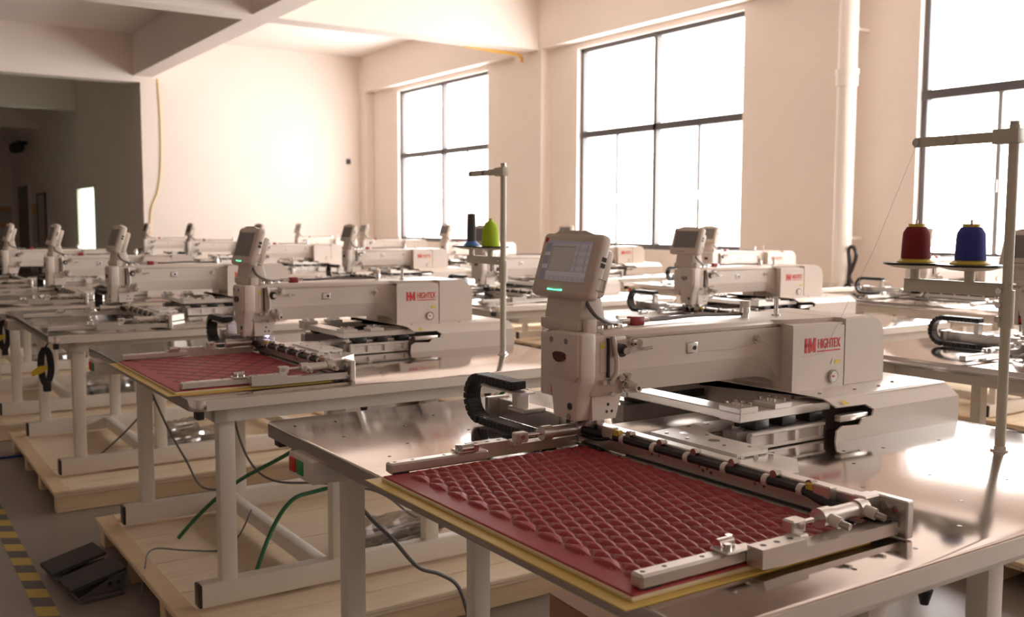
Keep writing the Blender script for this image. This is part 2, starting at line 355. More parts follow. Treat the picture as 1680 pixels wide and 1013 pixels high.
    for x, y in ((.80, -.27), (.97, -.28), (1.10, -.28), (1.22, -.25)): part('cover_screw', cyl(nb(), (x, y, .134), (x, y, .139), .006, n=8), 'bolt', R, 3)
    # ---- head
    bm = nb(); box(bm, -.045, .10, -.108, .128, .175, .368, .014); part('head', bm, 'creamd', R, 0)
    bm = nb(); box(bm, -.062, -.03, .062, .131, .158, .362, .010); part('head_rear_cover', bm, 'creamd', R, 0)
    bm = nb(); prism(bm, [(-.116, .372), (.040, .372), (.052, .362), (.054, .25), (.036, .20), (.022, .108), (-.086, .104), (-.098, .18), (-.116, .24)], 'x', -.088, -.03)
    bmesh.ops.bevel(bm, geom=bm.edges[:], offset=.010, segments=2, profile=.5, affect='EDGES', clamp_overlap=True); part('face_plate', bm, 'creamd', R, 0)
    bm = nb(); prism(bm, [(-.108, .37), (.03, .37), (.044, .358), (.046, .27), (.028, .236), (-.092, .226), (-.108, .245)], 'x', -.096, -.086)
    bmesh.ops.bevel(bm, geom=bm.edges[:], offset=.004, segments=2, profile=.5, affect='EDGES', clamp_overlap=True); part('face_cover', bm, 'creamd', R, 1)
    bm = nb(); prism(bm, [(-.035, .24), (.075, .24), (.082, .18), (.06, .105), (-.03, .105)], 'y', -.100, -.02); part('lower_head', bm, 'creamd', R, 0)
    bm = nb(); N = 24
    prism(bm, [(-.022+.030*math.cos(2*PI*i/N), .302+.021*math.sin(2*PI*i/N)*(1 if math.sin(2*PI*i/N) < 0 else .55)) for i in range(N)], 'x', -.103, -.09); part('badge', bm, 'eye', R, 1)
    for y in (.022, -.052): part('screw_recess', cyl(nb(), (-.0975, y, .346), (-.09, y, .346), .009), 'bolt', R, 2)
    part('oil_window', cyl(nb(), (-.0905, -.064, .150), (-.08, -.064, .150), .011), 'black', R, 1)
    part('lower_screw', cyl(nb(), (-.092, -.060, .118), (-.08, -.060, .118), .009), 'bolt', R, 3)
    bm = nb(); box(bm, -.070, -.052, .040, .056, .165, .215, .002); o = part('emergency_switch', bm, 'black', R, 1); SKIP[obj('switch_button', box(nb(), -.074, -.069, .042, .054, .176, .200, .001), 'redp', o).name] = (1, 0)
    part('lift_plunger', box(nb(), -.064, -.056, .044, .054, .125, .166), 'bolt', R, 2)
    # side details of the head
    part('thread_lever_slot', box(nb(), .014, .020, -.1195, -.105, .235, .355), 'black', R, 2)
    part('side_rib', tube(nb(), [(.036, -.112, .36), (.042, -.122, .30), (.042, -.122, .25), (.03, -.112, .215)], .008), 'creamd', R, 2)
    bm = nb(); prism(bm, [(-.012, .325), (.008, .325), (-.002, .345)], 'y', -.111, -.109); o = part('warning_label', bm, 'yel', R, 2)
    bm = nb(); cyl(bm, (-.005, -.112, .222), (-.005, -.128, .222), .008); cyl(bm, (.022, -.112, .222), (.022, -.13, .222), .009); part('thread_guide', bm, 'chrome', R, 2)
    bm = nb(); cyl(bm, (.062, -.109, .316), (.062, -.128, .316), .020); part('tension_knob', bm, 'black', R, 1)
    bm = nb(); cyl(bm, (.062, -.127, .316), (.062, -.150, .316), .009, .011); part('tension_post', bm, 'chrome', R, 1)
    bm = nb(); cyl(bm, (.113, -.109, .336), (.113, -.124, .336), .017); cyl(bm, (.113, -.124, .336), (.113, -.146, .336), .013); part('upper_tensioner', bm, 'chrome', R, 1)
    bm = nb(); cyl(bm, (.155, -.109, .315), (.155, -.13, .315), .006); cyl(bm, (.155, -.125, .315), (.180, -.128, .318), .005); part('thread_hook', bm, 'chrome', R, 2)
    bm = nb(); cyl(bm, (.085, -.108, .205), (.085, -.128, .205), .022); cyl(bm, (.085, -.128, .205), (.085, -.15, .205), .020, .018); cyl(bm, (.06, -.108, .232), (.06, -.13, .232), .010); cyl(bm, (.092, -.108, .236), (.092, -.126, .236), .009); cyl(bm, (.035, -.1, .185), (.03, -.125, .183), .007); part('lower_tensioner', bm, 'chrome', R, 1)
    part('tensioner_cap', cyl(nb(), (.085, -.149, .205), (.085, -.178, .205), .018, .012), 'cream', R, 1)
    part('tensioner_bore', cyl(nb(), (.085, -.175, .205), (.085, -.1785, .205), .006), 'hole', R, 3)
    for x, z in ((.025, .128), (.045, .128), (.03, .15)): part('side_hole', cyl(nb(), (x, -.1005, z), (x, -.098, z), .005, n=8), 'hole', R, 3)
    # needle area
    part('needle_bar', cyl(nb(), (0, 0, .045), (0, 0, .12), .007), 'chrome', R, 0)
    part('needle', cyl(nb(), (0, 0, .012), (0, 0, .05), .0016, n=6), 'chrome', R, 2)
    bm = nb(); tube(bm, [(.01, -.03, .105), (.012, -.034, .07), (.004, -.02, .045), (0, -.012, .026)], .006); tube(bm, [(-.02, .0, .105), (-.024, -.004, .07), (-.008, -.004, .045), (-.004, -.006, .026)], .005); part('presser_rod', bm, 'chrome', R, 1)
    bm = nb(); lathe(bm, [(.018, .018), (.020, .021), (.018, .025), (.010, .026)], n=18); part('presser_foot', bm, 'chrome', R, 1)
    bm = nb(); box(bm, -.03, .03, -.03, .04, .085, .107, .004); box(bm, .02, .05, -.06, -.02, .06, .1, .004); box(bm, -.04, -.02, .02, .06, .06, .1, .004); part('needle_clamp', bm, 'bolt', R, 1)
    part('throat_plate', box(nb(), -.05, .16, -.16, .10, .0, .004, .001, 1), 'chrome', R, 2)
    part('throat_arm', box(nb(), .06, .80, -.07, .09, .0, .038, .006), 'alu', R, 1)
    # ---- arm fittings
    bm = nb(); box(bm, .345, .387, -.114, -.109, .287, .317, .002); o = part('power_switch', bm, 'sticker', R, 1)
    SKIP[obj('switch_bezel', box(nb(), .342, .390, -.1125, -.109, .284, .320, .001), 'bolt', o).name] = (1, 0)
    SKIP[obj('rocker', cyl(nb(), (.374, -.116, .302), (.374, -.113, .302), .007), 'black', o).name] = (2, 0)
    bm = nb(); cyl(bm, (.66, -.109, .312), (.66, -.118, .312), .015); cyl(bm, (.66, -.118, .312), (.66, -.134, .312), .008); part('thread_stud', bm, 'chrome', R, 1)
    bm = nb(); box(bm, .20, .245, -.02, .02, .374, .402, .004); part('air_valve', bm, 'redk', R, 1)
    part('valve_fitting', cyl(nb(), (.15, 0, .388), (.20, 0, .388), .009), 'chrome', R, 2); part('valve_fitting', cyl(nb(), (.245, 0, .388), (.275, 0, .388), .008), 'chrome', R, 2)
    bm = nb(); cyl(bm, (.725, 0, .370), (.725, 0, .392), .015); cyl(bm, (.725, 0, .390), (.725, 0, .408), .020, .018); part('oil_cup', bm, 'chrome', R, 1)
    part('oil_cap', cyl(nb(), (.725, 0, .408), (.725, 0, .432), .018), 'cream', R, 1)
    part('spool_pin', cyl(nb(), (.884, 0, .37), (.884, 0, .44), .008), 'chrome', R, 1)
    bm = nb(); cyl(bm, (.884, 0, .37), (.884, 0, .378), .016); part('pin_flange', bm, 'alu', R, 2)
    for x in (.03, .07, .11): part('top_clip', box(nb(), x-.012, x+.012, -.06, -.03, .366, .388, .003), 'chrome', R, 2)
    part('air_hose', tube(nb(), [(.275, 0, .388), (.36, .01, .386), (.5, .02, .390), (.64, .02, .386), (.725, .01, .385)], .006), 'cordg', R, 1)
    # logo
    lg = nb()
    def bar(x0, x1, z0, z1): box(lg, x0, x1, -.1975, -.1955, z0, z1)
    x0, z0, h = .808, .262, .050
    bar(x0, x0+.011, z0, z0+h); bar(x0, x0+.03, z0+.020, z0+.031); bar(x0+.019, x0+.030, z0, z0+h); bar(x0+.044, x0+.055, z0, z0+h)
    prism(lg, [(x0+.028, z0+h), (x0+.037, z0+.022), (x0+.046, z0+h), (x0+.046, z0+h-.018), (x0+.037, z0+.004), (x0+.028, z0+h-.018)], 'y', -.1975, -.1955)
    bar(x0+.066, x0+.185, z0+.0, z0+.004)
    o = part('brand_mark', lg, 'logo', R, 2)
    me = text_mesh('HIGHTEX', .041, .0006); me.materials.clear(); me.materials.append(M['logo'])
    xs_ = [v.co.x for v in me.vertices]; k = .118/(max(xs_)-min(xs_))
    me.transform(Matrix.Translation((.874, -.1968, .2745)) @ Matrix.Rotation(PI/2, 4, 'X') @ Matrix.Diagonal((k, 1.12, 1, 1)))
    o = bpy.data.objects.new('brand_lettering', me); COL.objects.link(o); o.parent = R; SKIP[o.name] = (2, 0)
    bm = nb(); cyl(bm, (.955, -.195, .172), (.955, -.203, .172), .024, n=24); o = part('pressure_gauge', bm, 'bolt', R, 1)
    SKIP[obj('gauge_dial', cyl(nb(), (.955, -.203, .172), (.955, -.2045, .172), .018, n=24), 'sticker', o).name] = (1, 0); SKIP[obj('gauge_needle', box(nb(), .945, .957, -.2055, -.2045, .170, .176), 'redp', o).name] = (3, 0)
    bm = nb(); box(bm, .966, .994, -.1975, -.1955, .216, .228); part('caution_label', bm, 'yel', R, 2)
    bm = nb(); prism(bm, [(.944, .214), (.962, .214), (.953, .234)], 'y', -.1975, -.1955); part('caution_triangle', bm, 'sticker', R, 3)
    s45 = nb(); vs_ = [s45.verts.new(p) for p in ((.79, -.3705, .1125), (.825, -.3705, .1125), (.800, -.3555, .1265))]; s45.faces.new(vs_); bmesh.ops.translate(s45, verts=s45.verts[:], vec=(0, -.002, .003)); part('warning_triangle', s45, 'yel', R, 2)
    # ---- monitor
    bm = nb(); prism(bm, [(-.052, .366), (.075, .366), (.06, .40), (.035, .50), (-.03, .50), (-.046, .41)], 'y', -.05, .13)
    bmesh.ops.bevel(bm, geom=bm.edges[:], offset=.008, segments=2, profile=.5, affect='EDGES', clamp_overlap=True); part('monitor_neck', bm, 'mon', R, 0)
    bm = nb(); box(bm, -.055, .03, -.055, .14, .372, .405, .006); part('monitor_foot', bm, 'mon', R, 0)
    T = Matrix.Translation((-.06, .048, .475)) @ Matrix.Rotation(math.radians(17), 4, 'Y')
    bm = nb(); box(bm, 0, .05, -.148, .148, 0, .205, .017, 3); box(bm, .045, .088, -.125, .125, .02, .17, .012, 2); prism(bm, [(-.11, .2), (-.06, .213), (.06, .213), (.11, .2)], 'x', .006, .046)
    bm.transform(T); mo = part('monitor', bm, 'mon', R, 0)
    bm = nb(); box(bm, -.0015, .004, -.120, .112, .048, .176); bm.transform(T); sc = obj('screen', bm, 'scroff', mo); SKIP[sc.name] = (0, 0)
    bm = nb(); prism(bm, [(-.02, .018), (.055, .018), (.055, .023), (.018, .0205), (-.02, .023)], 'x', -.0016, .004); bm.transform(T); o = obj('status_light', bm, 'scroff', mo); SKIP[o.name] = (1, 0)
    bm = nb(); box(bm, -.0016, .004, .113, .127, .172, .186); bm.transform(T); o = obj('power_mark', bm, 'redp', mo); SKIP[o.name] = (1, 0)
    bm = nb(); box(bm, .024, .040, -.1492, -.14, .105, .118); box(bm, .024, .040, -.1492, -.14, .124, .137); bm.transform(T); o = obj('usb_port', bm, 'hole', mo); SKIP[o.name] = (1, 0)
    bm = nb(); box(bm, .028, .058, -.1492, -.14, .07, .072); box(bm, .028, .058, -.1492, -.14, .034, .036); box(bm, .056, .058, -.1492, -.14, .034, .072); bm.transform(T); o = obj('card_slot', bm, 'bolt', mo); SKIP[o.name] = (2, 0)
    part('monitor_cable', tube(nb(), [(-.01, -.03, .475), (-.015, -.055, .45), (.0, -.075, .42), (.06, -.06, .395), (.12, -.03, .388), (.16, -.005, .388)], .007), 'cordg', R, 1)
    bm = nb(); box(bm, -.04, -.0, -.082, -.058, .366, .412, .006); part('cable_post', bm, 'mon', R, 1)
    # ---- transport: rails along x, cross beam, brackets
    for s in (-1, 1):
        y = s*.27
        part('rail_beam', box(nb(), .375, .80, y-.045, y+.045, .088, .118, .003, 1), 'alu', R, 0)
        part('guide_rail', box(nb(), .40, .80, y-.012, y+.012, .055, .07), 'chrome', R, 1)
        part('rail_support', box(nb(), .38, .80, y-.03, y+.03, .0, .056), 'railm', R, 0)
        for x in (.475, .60, .73): part('bearing_block', box(nb(), x-.032, x+.032, y-.045, y+.045, .058, .089, .004), 'black', R, 1)
        for x in (.42, .575):
            o = part('bolt_block', box(nb(), x-.045, x+.035, y-.046, y+.046, .117, .134, .002, 1), 'alu', R, 1)
            for dx in (-.025, .015):
                for dy in (-.03, .0, .03): SKIP[obj('bolt', cyl(nb(), (x+dx, y+dy, .133), (x+dx, y+dy, .146), .006, n=8), 'chrome', o).name] = (2, 0)
        bm = nb(); box(bm, .40, .745, y+s*.052, y+s*.067, .003, .014, .002, 1); box(bm, .40, .745, y+s*.052, y+s*.072, .048, .058, .002, 1); box(bm, .40, .745, y+s*.050, y+s*.056, .010, .052)
        for x in (.40, .50, .60, .72): box(bm, x, x+.022, y+s*.052, y+s*.068, .01, .05, .003, 1)
        part('slotted_bracket', bm, 'plate', R, 1)
    part('cross_beam', box(nb(), .385, .47, -.225, .225, .088, .1175, .003, 1), 'alu', R, 0)
    bm = nb(); prism(bm, [(.15, -.16), (.15, -.516), (.28, -.512), (.28, -.30), (.30, -.245), (.345, -.22), (.48, -.232), (.48, -.148), (.38, -.137)], 'z', .050, .062); part('link_plate', bm, 'plate', R, 1)
    for y in (-.233, -.355): part('plate_bore', cyl(nb(), (.225, y, .062), (.225, y, .0628), .018, n=18), 'bolt', R, 2)
    for x, y in ((.18, -.2), (.18, -.29), (.26, -.29), (.2, -.42), (.25, -.47), (.3, -.17), (.38, -.17)): part('plate_screw', cyl(nb(), (x, y, .062), (x, y, .0645), .006, n=8), 'bolt', R, 3)
    part('plate_packing', box(nb(), .155, .275, -.50, -.18, .004, .051), 'alu', R, 1)
    bm = nb(); prism(bm, [(.085, -.50), (.085, -.70), (.19, -.70), (.30, -.60), (.30, -.50)], 'z', .005, .046); part('tie_block', bm, 'alu', R, 1)
    for x, y in ((.16, -.53), (.12, -.56), (.2, -.54), (.24, -.56)): part('tie_bolt', cyl(nb(), (x, y, .045), (x, y, .058), .007, n=8), 'chrome', R, 2)
    # ---- carriage (moves in y)
    K = 1
    bm = nb(); box(bm, .022, .062, -1.03, .50, .012, .080, .003, 1); part('carriage_beam', bm, 'alu', R, 0, K)
    part('beam_slot', box(nb(), .018, .024, -1.0, -.20, .008, .018), 'black', R, 1, K)
    part('beam_wiper', box(nb(), -.012, .020, -1.0, -.20, .005, .012), 'alu', R, 1, K)
    hose = [(-.02, -.02, .066), (.006, -.10, .060), (.010, -.2, .062), (.010, -.45, .062), (.010, -.7, .062), (.010, -.86, .062), (.0, -.92, .055), (.0, -.98, .045)]
    part('air_line_bundle', tube(nb(), hose, .0125), 'black', R, 0, K)
    for y in (-.20, -.335, -.47, -.61, -.75, -.86):
        bm = nb(); cyl(bm, (.010, y-.008, .062), (.010, y+.008, .062), .0155); part('hose_clip', bm, 'plate', R, 2, K)
        bm = nb(); cyl(bm, (.010, y-.022, .081), (.03, y-.022, .081), .008, n=10); cyl(bm, (.016, y-.022, .081), (.006, y-.022, .081), .011, n=10); part('clip_bolt', bm, 'bolt', R, 2, K)
    for y, z in ((-.31, .040), (-.34, .040), (-.50, .042), (-.515, .034), (-.53, .042), (-.545, .034), (-.70, .04), (-.73, .04)): part('beam_hole', cyl(nb(), (.0215, y, z), (.024, y, z), .005, n=8), 'bolt', R, 3, K)
    for s, yc in ((1, -1.04), (-1, -.02)):        # near clamp, then its mirror image at the needle side
        def Yy(a, b): return (yc-s*a, yc-s*b) if s > 0 else (yc-s*a, yc-s*b)
        def bx(bm, xa, xb, ya, yb, za, zb, bv=.003):
            p = sorted((yc-s*ya, yc-s*yb)); box(bm, xa, xb, p[0], p[1], za, zb, bv, 1); return bm
        def cy(bm, p, q, r, r2=None, n=14): return cyl(bm, (p[0], yc-s*p[1], p[2]), (q[0], yc-s*q[1], q[2]), r, r2, n)
        part('clamp_foot', bx(nb(), -.672 if s > 0 else -.675, -.36, -.018, .018, .0165, .046, .005), 'alu', R, 0, K)
        part('clamp_foot_pad', bx(nb(), -.665, -.62, -.02, .016, .013, .018, 0), 'black', R, 2, K)
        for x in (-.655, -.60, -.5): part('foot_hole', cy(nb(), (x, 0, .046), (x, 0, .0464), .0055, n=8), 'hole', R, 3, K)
        bm = nb(); pts = [(-.395, .016), (-.395, .056), (-.265, .056), (-.262, .040), (.04, .040), (.04, .012), (-.33, .012)]
        p = sorted((yc-s*.02, yc-s*.062)); prism(bm, pts, 'y', *p); part('clamp_arm', bm, 'alu', R, 0, K)
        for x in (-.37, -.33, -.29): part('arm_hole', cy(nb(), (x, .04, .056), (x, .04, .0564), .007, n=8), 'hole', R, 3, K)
        bm = nb(); bx(bm, -.46, -.40, -.022, .03, .045, .053); cy(bm, (-.41, -.01, .058), (-.45, -.01, .058), .012); cy(bm, (-.445, .015, .05), (-.445, .015, .066), .008); cy(bm, (-.405, -.02, .05), (-.405, -.02, .068), .008); part('pivot_hinge', bm, 'chrome', R, 1, K)
        bm = nb(); bx(bm, -.258, -.215, -.012, .02, .050, .080, .004); bx(bm, -.258, -.23, .0, .04, .038, .055); part('rod_clevis', bm, 'alu', R, 1, K)
        part('clevis_pin', cy(nb(), (-.238, -.016, .068), (-.238, .028, .068), .007), 'chrome', R, 2, K)
        o = part('cylinder_rod', cy(nb(), (-.22, .004, .067), (-.15, .004, .067), .006), 'chrome', R, 1, K)
        bm = nb(); cy(bm, (-.16, .004, .067), (-.125, .004, .067), .022); cy(bm, (-.125, .004, .067), (-.035, .004, .067), .018); cy(bm, (-.035, .004, .067), (-.005, .004, .067), .022)
        o = part('air_cylinder', bm, 'alu', R, 0, K)
        for x in (-.14, -.02):
            bm = nb(); cy(bm, (x, .02, .067), (x+.004, .045, .062), .013); SKIP[obj('air_fitting', bm, 'cream', o).name] = (1, 0)
            bm = nb(); cy(bm, (x+.004, .044, .062), (x+.008, .066, .058), .008); SKIP[obj('fitting_nut', bm, 'bolt', o).name] = (1, 0)
        part('cylinder_block', bx(nb(), -.01, .045, -.025, .012, .03, .092, .004), 'alu', R, 1, K)
        part('end_plate', bx(nb(), .044, .068, -.02, .082, .004, .090, .003), 'alu', R, 0, K)
        for y, z in ((.03, .068), (.058, .068), (.058, .022), (.03, .022)): part('end_bolt', cy(nb(), (.034, y, z), (.046, y, z), .0085, n=10), 'chrome', R, 2, K)
        part('valve_block', bx(nb(), -.004, .024, -.14, -.09, .055, .09, .003), 'alu', R, 1, K)
        part('valve_port', bx(nb(), .0, .02, -.165, -.14, .066, .086, .003), 'yelp', R, 2, K)
        bm = nb(); tube(bm, [(.01, yc+s*.16, .07), (-.005, yc+s*.1, .05), (-.01, yc+s*.05, .045), (0, yc-s*.03, .045), (.03, yc-s*.05, .045)], .006); part('clamp_hose', bm, 'black', R, 2, K)
    # cable chain
    bm = nb(); box(bm, -.02, .07, .50, .525, .01, .086, .003, 1); part('beam_end', bm, 'alu', R, 1, K)
    bm = nb(); box(bm, -.055, -.005, .27, .30, .08, .15, .003, 1); box(bm, -.06, .03, .22, .32, .074, .09, .003, 1); box(bm, -.09, -.03, .20, .44, .143, .149); part('chain_bracket', bm, 'alu', R, 1, K)
    pts = [(.10+i*.022, .018) for i in range(17)]
    yc, zc2, rr_ = .452+.022, .092, .074
    na = 11
    pts += [(yc+rr_*math.sin(a), zc2-rr_*math.cos(a)) for a in [PI*(i+.5)/na for i in range(na)]]
    pts += [(yc-.012-i*.022, zc2+rr_) for i in range(10)]
    o = part('cable_chain', tube(nb(), [(-.058, p[0], p[1]) for p in pts], .009, smooth=0, n=6), 'capg', R, 0, K)
    lm = meshof('link', box(box(nb(), -.030, .030, -.0105, .0105, -.0135, .0135, .003, 1), -.022, .022, -.0125, .0125, -.011, .011), M['black'])
    for i, p in enumerate(pts):
        a = pts[max(i-1, 0)]; b = pts[min(i+1, len(pts)-1)]
        l = bpy.data.objects.new('link', lm); COL.objects.link(l); l.parent = o; l.location = (-.058, p[0], p[1]); l.rotation_euler = (math.atan2(b[1]-a[1], b[0]-a[0]), 0, 0); SKIP[l.name] = (1, 0)
    return R
PROTO = make_machine()
TZ = 1.04
# ------------------------------------------------------------------ work tables
def rrect(x0, x1, y0, y1, r, n=6):
    pts = []
    for cx_, cy_, a0 in ((x1-r, y1-r, 0), (x0+r, y1-r, PI/2), (x0+r, y0+r, PI), (x1-r, y0+r, 3*PI/2)):
        pts += [(cx_+r*math.cos(a0+PI/2*i/n), cy_+r*math.sin(a0+PI/2*i/n)) for i in range(n+1)]
    return pts
TX0, TX1, TY0, TY1 = -.685, 1.415, -1.235, .93
def make_table(zf, yfar, y1=TY1):
    R = thing('work_table', 'x', 'table')
    bm = nb(); prism(bm, rrect(TX0, TX1, TY0, y1, .05), 'z', TZ-.046, TZ)
    bmesh.ops.bevel(bm, geom=[e for e in bm.edges if all(v.co.z > TZ-.001 for v in e.verts)], offset=.004, segments=2, profile=.5, affect='EDGES')
    part('tabletop', bm, 'steel', R)
    part('front_trim', box(nb(), TX0+.06, TX1-.06, TY0-.003, TY0+.01, TZ-.0455, TZ-.004), 'edge', R)
    part('rear_trim', box(nb(), TX0+.06, TX1-.06, y1-.01, y1+.003, TZ-.0455, TZ-.004), 'edge', R)
    bm = nb()
    for y in (TY0+.09, y1-.17): box(bm, TX0+.12, TX1-.12, y, y+.05, TZ-.115, TZ-.046)
    for x in (TX0+.12, TX1-.17): box(bm, x, x+.05, TY0+.09, y1-.12, TZ-.115, TZ-.046)
    part('apron_frame', bm, 'leg', R)
    YS = (-1.06, yfar)
    for y in YS:
        f = part('foot', box(nb(), -.62, 1.34, y-.035, y+.035, zf, zf+.10, .006), 'leg', R)
        for x0, x1 in ((-.632, -.618), (1.338, 1.352)): SKIP[obj('end_cap', box(nb(), x0, x1, y-.034, y+.034, zf+.002, zf+.098, .004), 'black', f).name] = (1, 0)
        for x in ((-.50, .0, .47, 1.20) if y < 0 else (-.5, .0, 1.2)): part('leg', box(nb(), x-.035, x+.035, y-.03, y+.03, zf+.095, TZ-.044, .006), 'leg', R)
    part('stretcher', box(nb(), -.09, -.03, YS[0]+.03, YS[1]-.03, zf+.02, zf+.09, .005), 'leg', R)
    part('stretcher', box(nb(), 1.05, 1.11, YS[0]+.03, YS[1]-.03, zf+.02, zf+.09, .005), 'leg', R)
    for x in (TX0+.03, TX1-.07):
        for y in (TY0+.03, y1-.07): part('corner_stop', box(nb(), x, x+.03, y, y+.05, TZ-.085, TZ-.044, .003), 'black', R, 1)
    for x in (.1, .75): part('levelling_knob', cyl(nb(), (x, TY0+.1, TZ-.116), (x, TY0+.1, TZ-.15), .018, .009), 'black', R, 2)
    o = part('switch_box', box(nb(), TX0-.02, TX0+.10, .44, .64, TZ-.118, TZ-.045, .004), 'cream', R, 1)
    SKIP[obj('stop_button', box(nb(), TX0-.027, TX0-.019, .575, .625, TZ-.105, TZ-.058, .004), 'redp', o).name] = (1, 0)
    SKIP[obj('start_button', box(nb(), TX0-.025, TX0-.019, .515, .565, TZ-.105, TZ-.058, .004), 'greenp', o).name] = (1, 0)
    SKIP[obj('rating_label', box(nb(), TX0-.01, TX0+.09, .438, .4405, TZ-.10, TZ-.06), 'sticker', o).name] = (3, 0)
    part('drive_box', box(nb(), .35, 1.0, -.1, .4, TZ-.30, TZ-.046, .01), 'plate', R, 1)
    return R
tabA = make_table(0, .60); tabB = make_table(.14, .30, .80)
def screw_holes(R):
    for i, (x, y) in enumerate([(-.62, .80), (-.47, .80), (-.55, .55), (-.42, .35), (-.30, .60), (-.15, .42), (-.25, .25), (-.55, .22), (-.38, .12), (-.12, .72), (.25, -1.12), (.45, -1.0), (.62, -.80), (.35, -.78), (.75, -.95), (.95, -1.05), (.66, -.48), (.80, -.52), (1.05, -.55), (.95, -.85), (-.2, -1.17), (.02, -1.16), (.55, -.60), (.86, -.70)]):
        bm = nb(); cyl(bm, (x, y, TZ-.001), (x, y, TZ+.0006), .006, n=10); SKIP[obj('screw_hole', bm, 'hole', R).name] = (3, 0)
screw_holes(tabA)
# ------------------------------------------------------------------ pallets
def make_pallet():
    R = thing('pallet', 'x', 'pallet')
    x0, x1, y0, y1 = -.72, 1.62, -1.47, .50
    npl = 9; w = (y1-y0)/npl
    for i in range(npl): part('deck_plank', box(nb(), x0, x1, y0+i*w+.002, y0+(i+1)*w-.002, .10, .12+.002*(i % 2), .002, 1), 'wood', R)
    for a, b in ((x0-.01, x0+.08), (x1-.08, x1+.01)): part('rim_board', box(nb(), a, b, y0-.01, y1+.01, .118, .14, .004, 1), 'woody', R)
    for a, b in ((y0-.01, y0+.09), (y1-.09, y1+.01)): part('rim_board', box(nb(), x0+.08, x1-.08, a, b, .118, .14, .004, 1), 'wood', R)
    for y in (y0+.02, y0+.62, y0+1.22, y1-.12): part('stringer', box(nb(), x0+.01, x1-.01, y, y+.09, 0, .102, .004, 1), 'woodx', R)
    return R
pal = make_pallet()
# ------------------------------------------------------------------ placing the stations
ST = [  # x, y, lod, carriage shift, machine label, table label, on pallet
 (1.868, 2.407, 9, 0, 'cream sewing machine with lit screen stitching the scalloped red panel', 'steel-topped table carrying the scalloped red panel, power switch under its edge', 0),
 (1.765, 5.10, 9, 0, 'cream sewing machine with green light working on the diamond-stitched red panel', 'steel-topped table carrying the diamond-stitched red panel, standing on a pallet', 1),
 (1.665, 7.75, 3, -.05, 'cream sewing machine on the next table beyond the diamond-stitched panel', 'bare steel table next beyond the diamond-stitched panel, standing on a pallet', 1),
 (1.60, 10.1, 2, 0, 'cream sewing machine on the second table beyond the diamond-stitched panel', 'second bare steel table beyond the diamond-stitched panel, near brown wall', 1),
 (1.52, 12.6, 1, 0, 'cream sewing machine on the third table beyond the diamond-stitched panel', 'third bare steel table beyond the diamond-stitched panel, near brown wall', 1),
 (5.27, 2.82, 2, .02, 'cream sewing machine with grey screen behind the blue thread spool', 'steel table with clamp bars behind the blue thread spool stand', 1),
 (5.20, 5.36, 3, .08, 'cream sewing machine with wide grey screen, behind the lit-screen machine\'s arm', 'bright steel table seen beyond the lit-screen machine\'s arm', 1),
 (5.12, 8.15, 2, 0, 'cream sewing machine behind the post holding lime and grey spools', 'steel table behind the post holding lime and grey spools', 1),
 (5.02, 11.0, 2, 0, 'cream sewing machine rising just behind arm of diamond-panel machine, screen grey', 'steel table just behind the arm of diamond-panel machine', 1),
 (4.92, 13.9, 1, 0, 'cream sewing machine half hidden behind the green-lit screen of diamond-panel machine', 'steel table far behind the green-lit screen of diamond-panel machine', 1),
 (4.82, 17.0, 1, 0, 'cream sewing machine, second last of the middle column before bright wall', 'steel table second last of the middle column before bright wall', 1),
 (4.73, 19.6, 1, 0, 'cream sewing machine, last of middle column by corner of brown wall', 'steel table, last of middle column by corner of brown wall', 1),
 (8.43, 5.62, 2, .12, 'cream sewing machine behind the dark red thread spool near the wall', 'steel table behind the red thread spool, beside the downpipe wall', 1),
 (8.33, 8.28, 2, .12, 'cream sewing machine under large window, its grey screen before the sash', 'steel table next to the wall below the large middle window', 1),
 (8.25, 10.95, 2, 0, 'cream sewing machine mostly hidden behind the lit control screen', 'steel table mostly hidden behind the lit control screen', 1),
 (8.15, 14.1, 1, 0, 'cream sewing machine before the far window, left of grey thread spool', 'steel table before the far window, by the pier', 1),
 (8.05, 17.0, 1, 0, 'cream sewing machine at the far window\'s corner, second last by wall', 'steel table second last in the column beside the windows', 1),
 (7.95, 20.0, 1, 0, 'cream sewing machine, last beside windows, against the bright back wall', 'steel table, last beside windows, against the bright back wall', 1)]
PLAB = ['pallet of pale pine planks under the %s' % s.split(',')[0] for s in [st[5] for st in ST]]
stations = []
for i, (x, y, lod, car, lm, lt, onp) in enumerate(ST):
    if i == 0: m = PROTO; m.location = (x, y, TZ)
    else: m = dup(PROTO, (x, y, TZ), None, lod, car)
    tag(m, lm, 'sewing machine', 'pattern sewing machines')
    t = None
    if i == 0: t = tabA; t.location = (x, y, 0)
    elif i == 1: t = tabB; t.location = (x, y, 0)
    else: t = dup(tabB, (x, y, 0), None, lod)
    tag(t, lt, 'table', 'machine tables')
    if onp:
        p = pal if i == 1 else dup(pal, None, None, lod)
        p.location = (x, y, 0); tag(p, ('pale pine pallet under the '+lt.replace('standing on a pallet', '').strip(' ,')), 'pallet', 'pallets under the tables')
    stations.append(m)
def child(root, name):
    for c in root.children_recursive:
        if c.name.split('.')[0] == name: return c
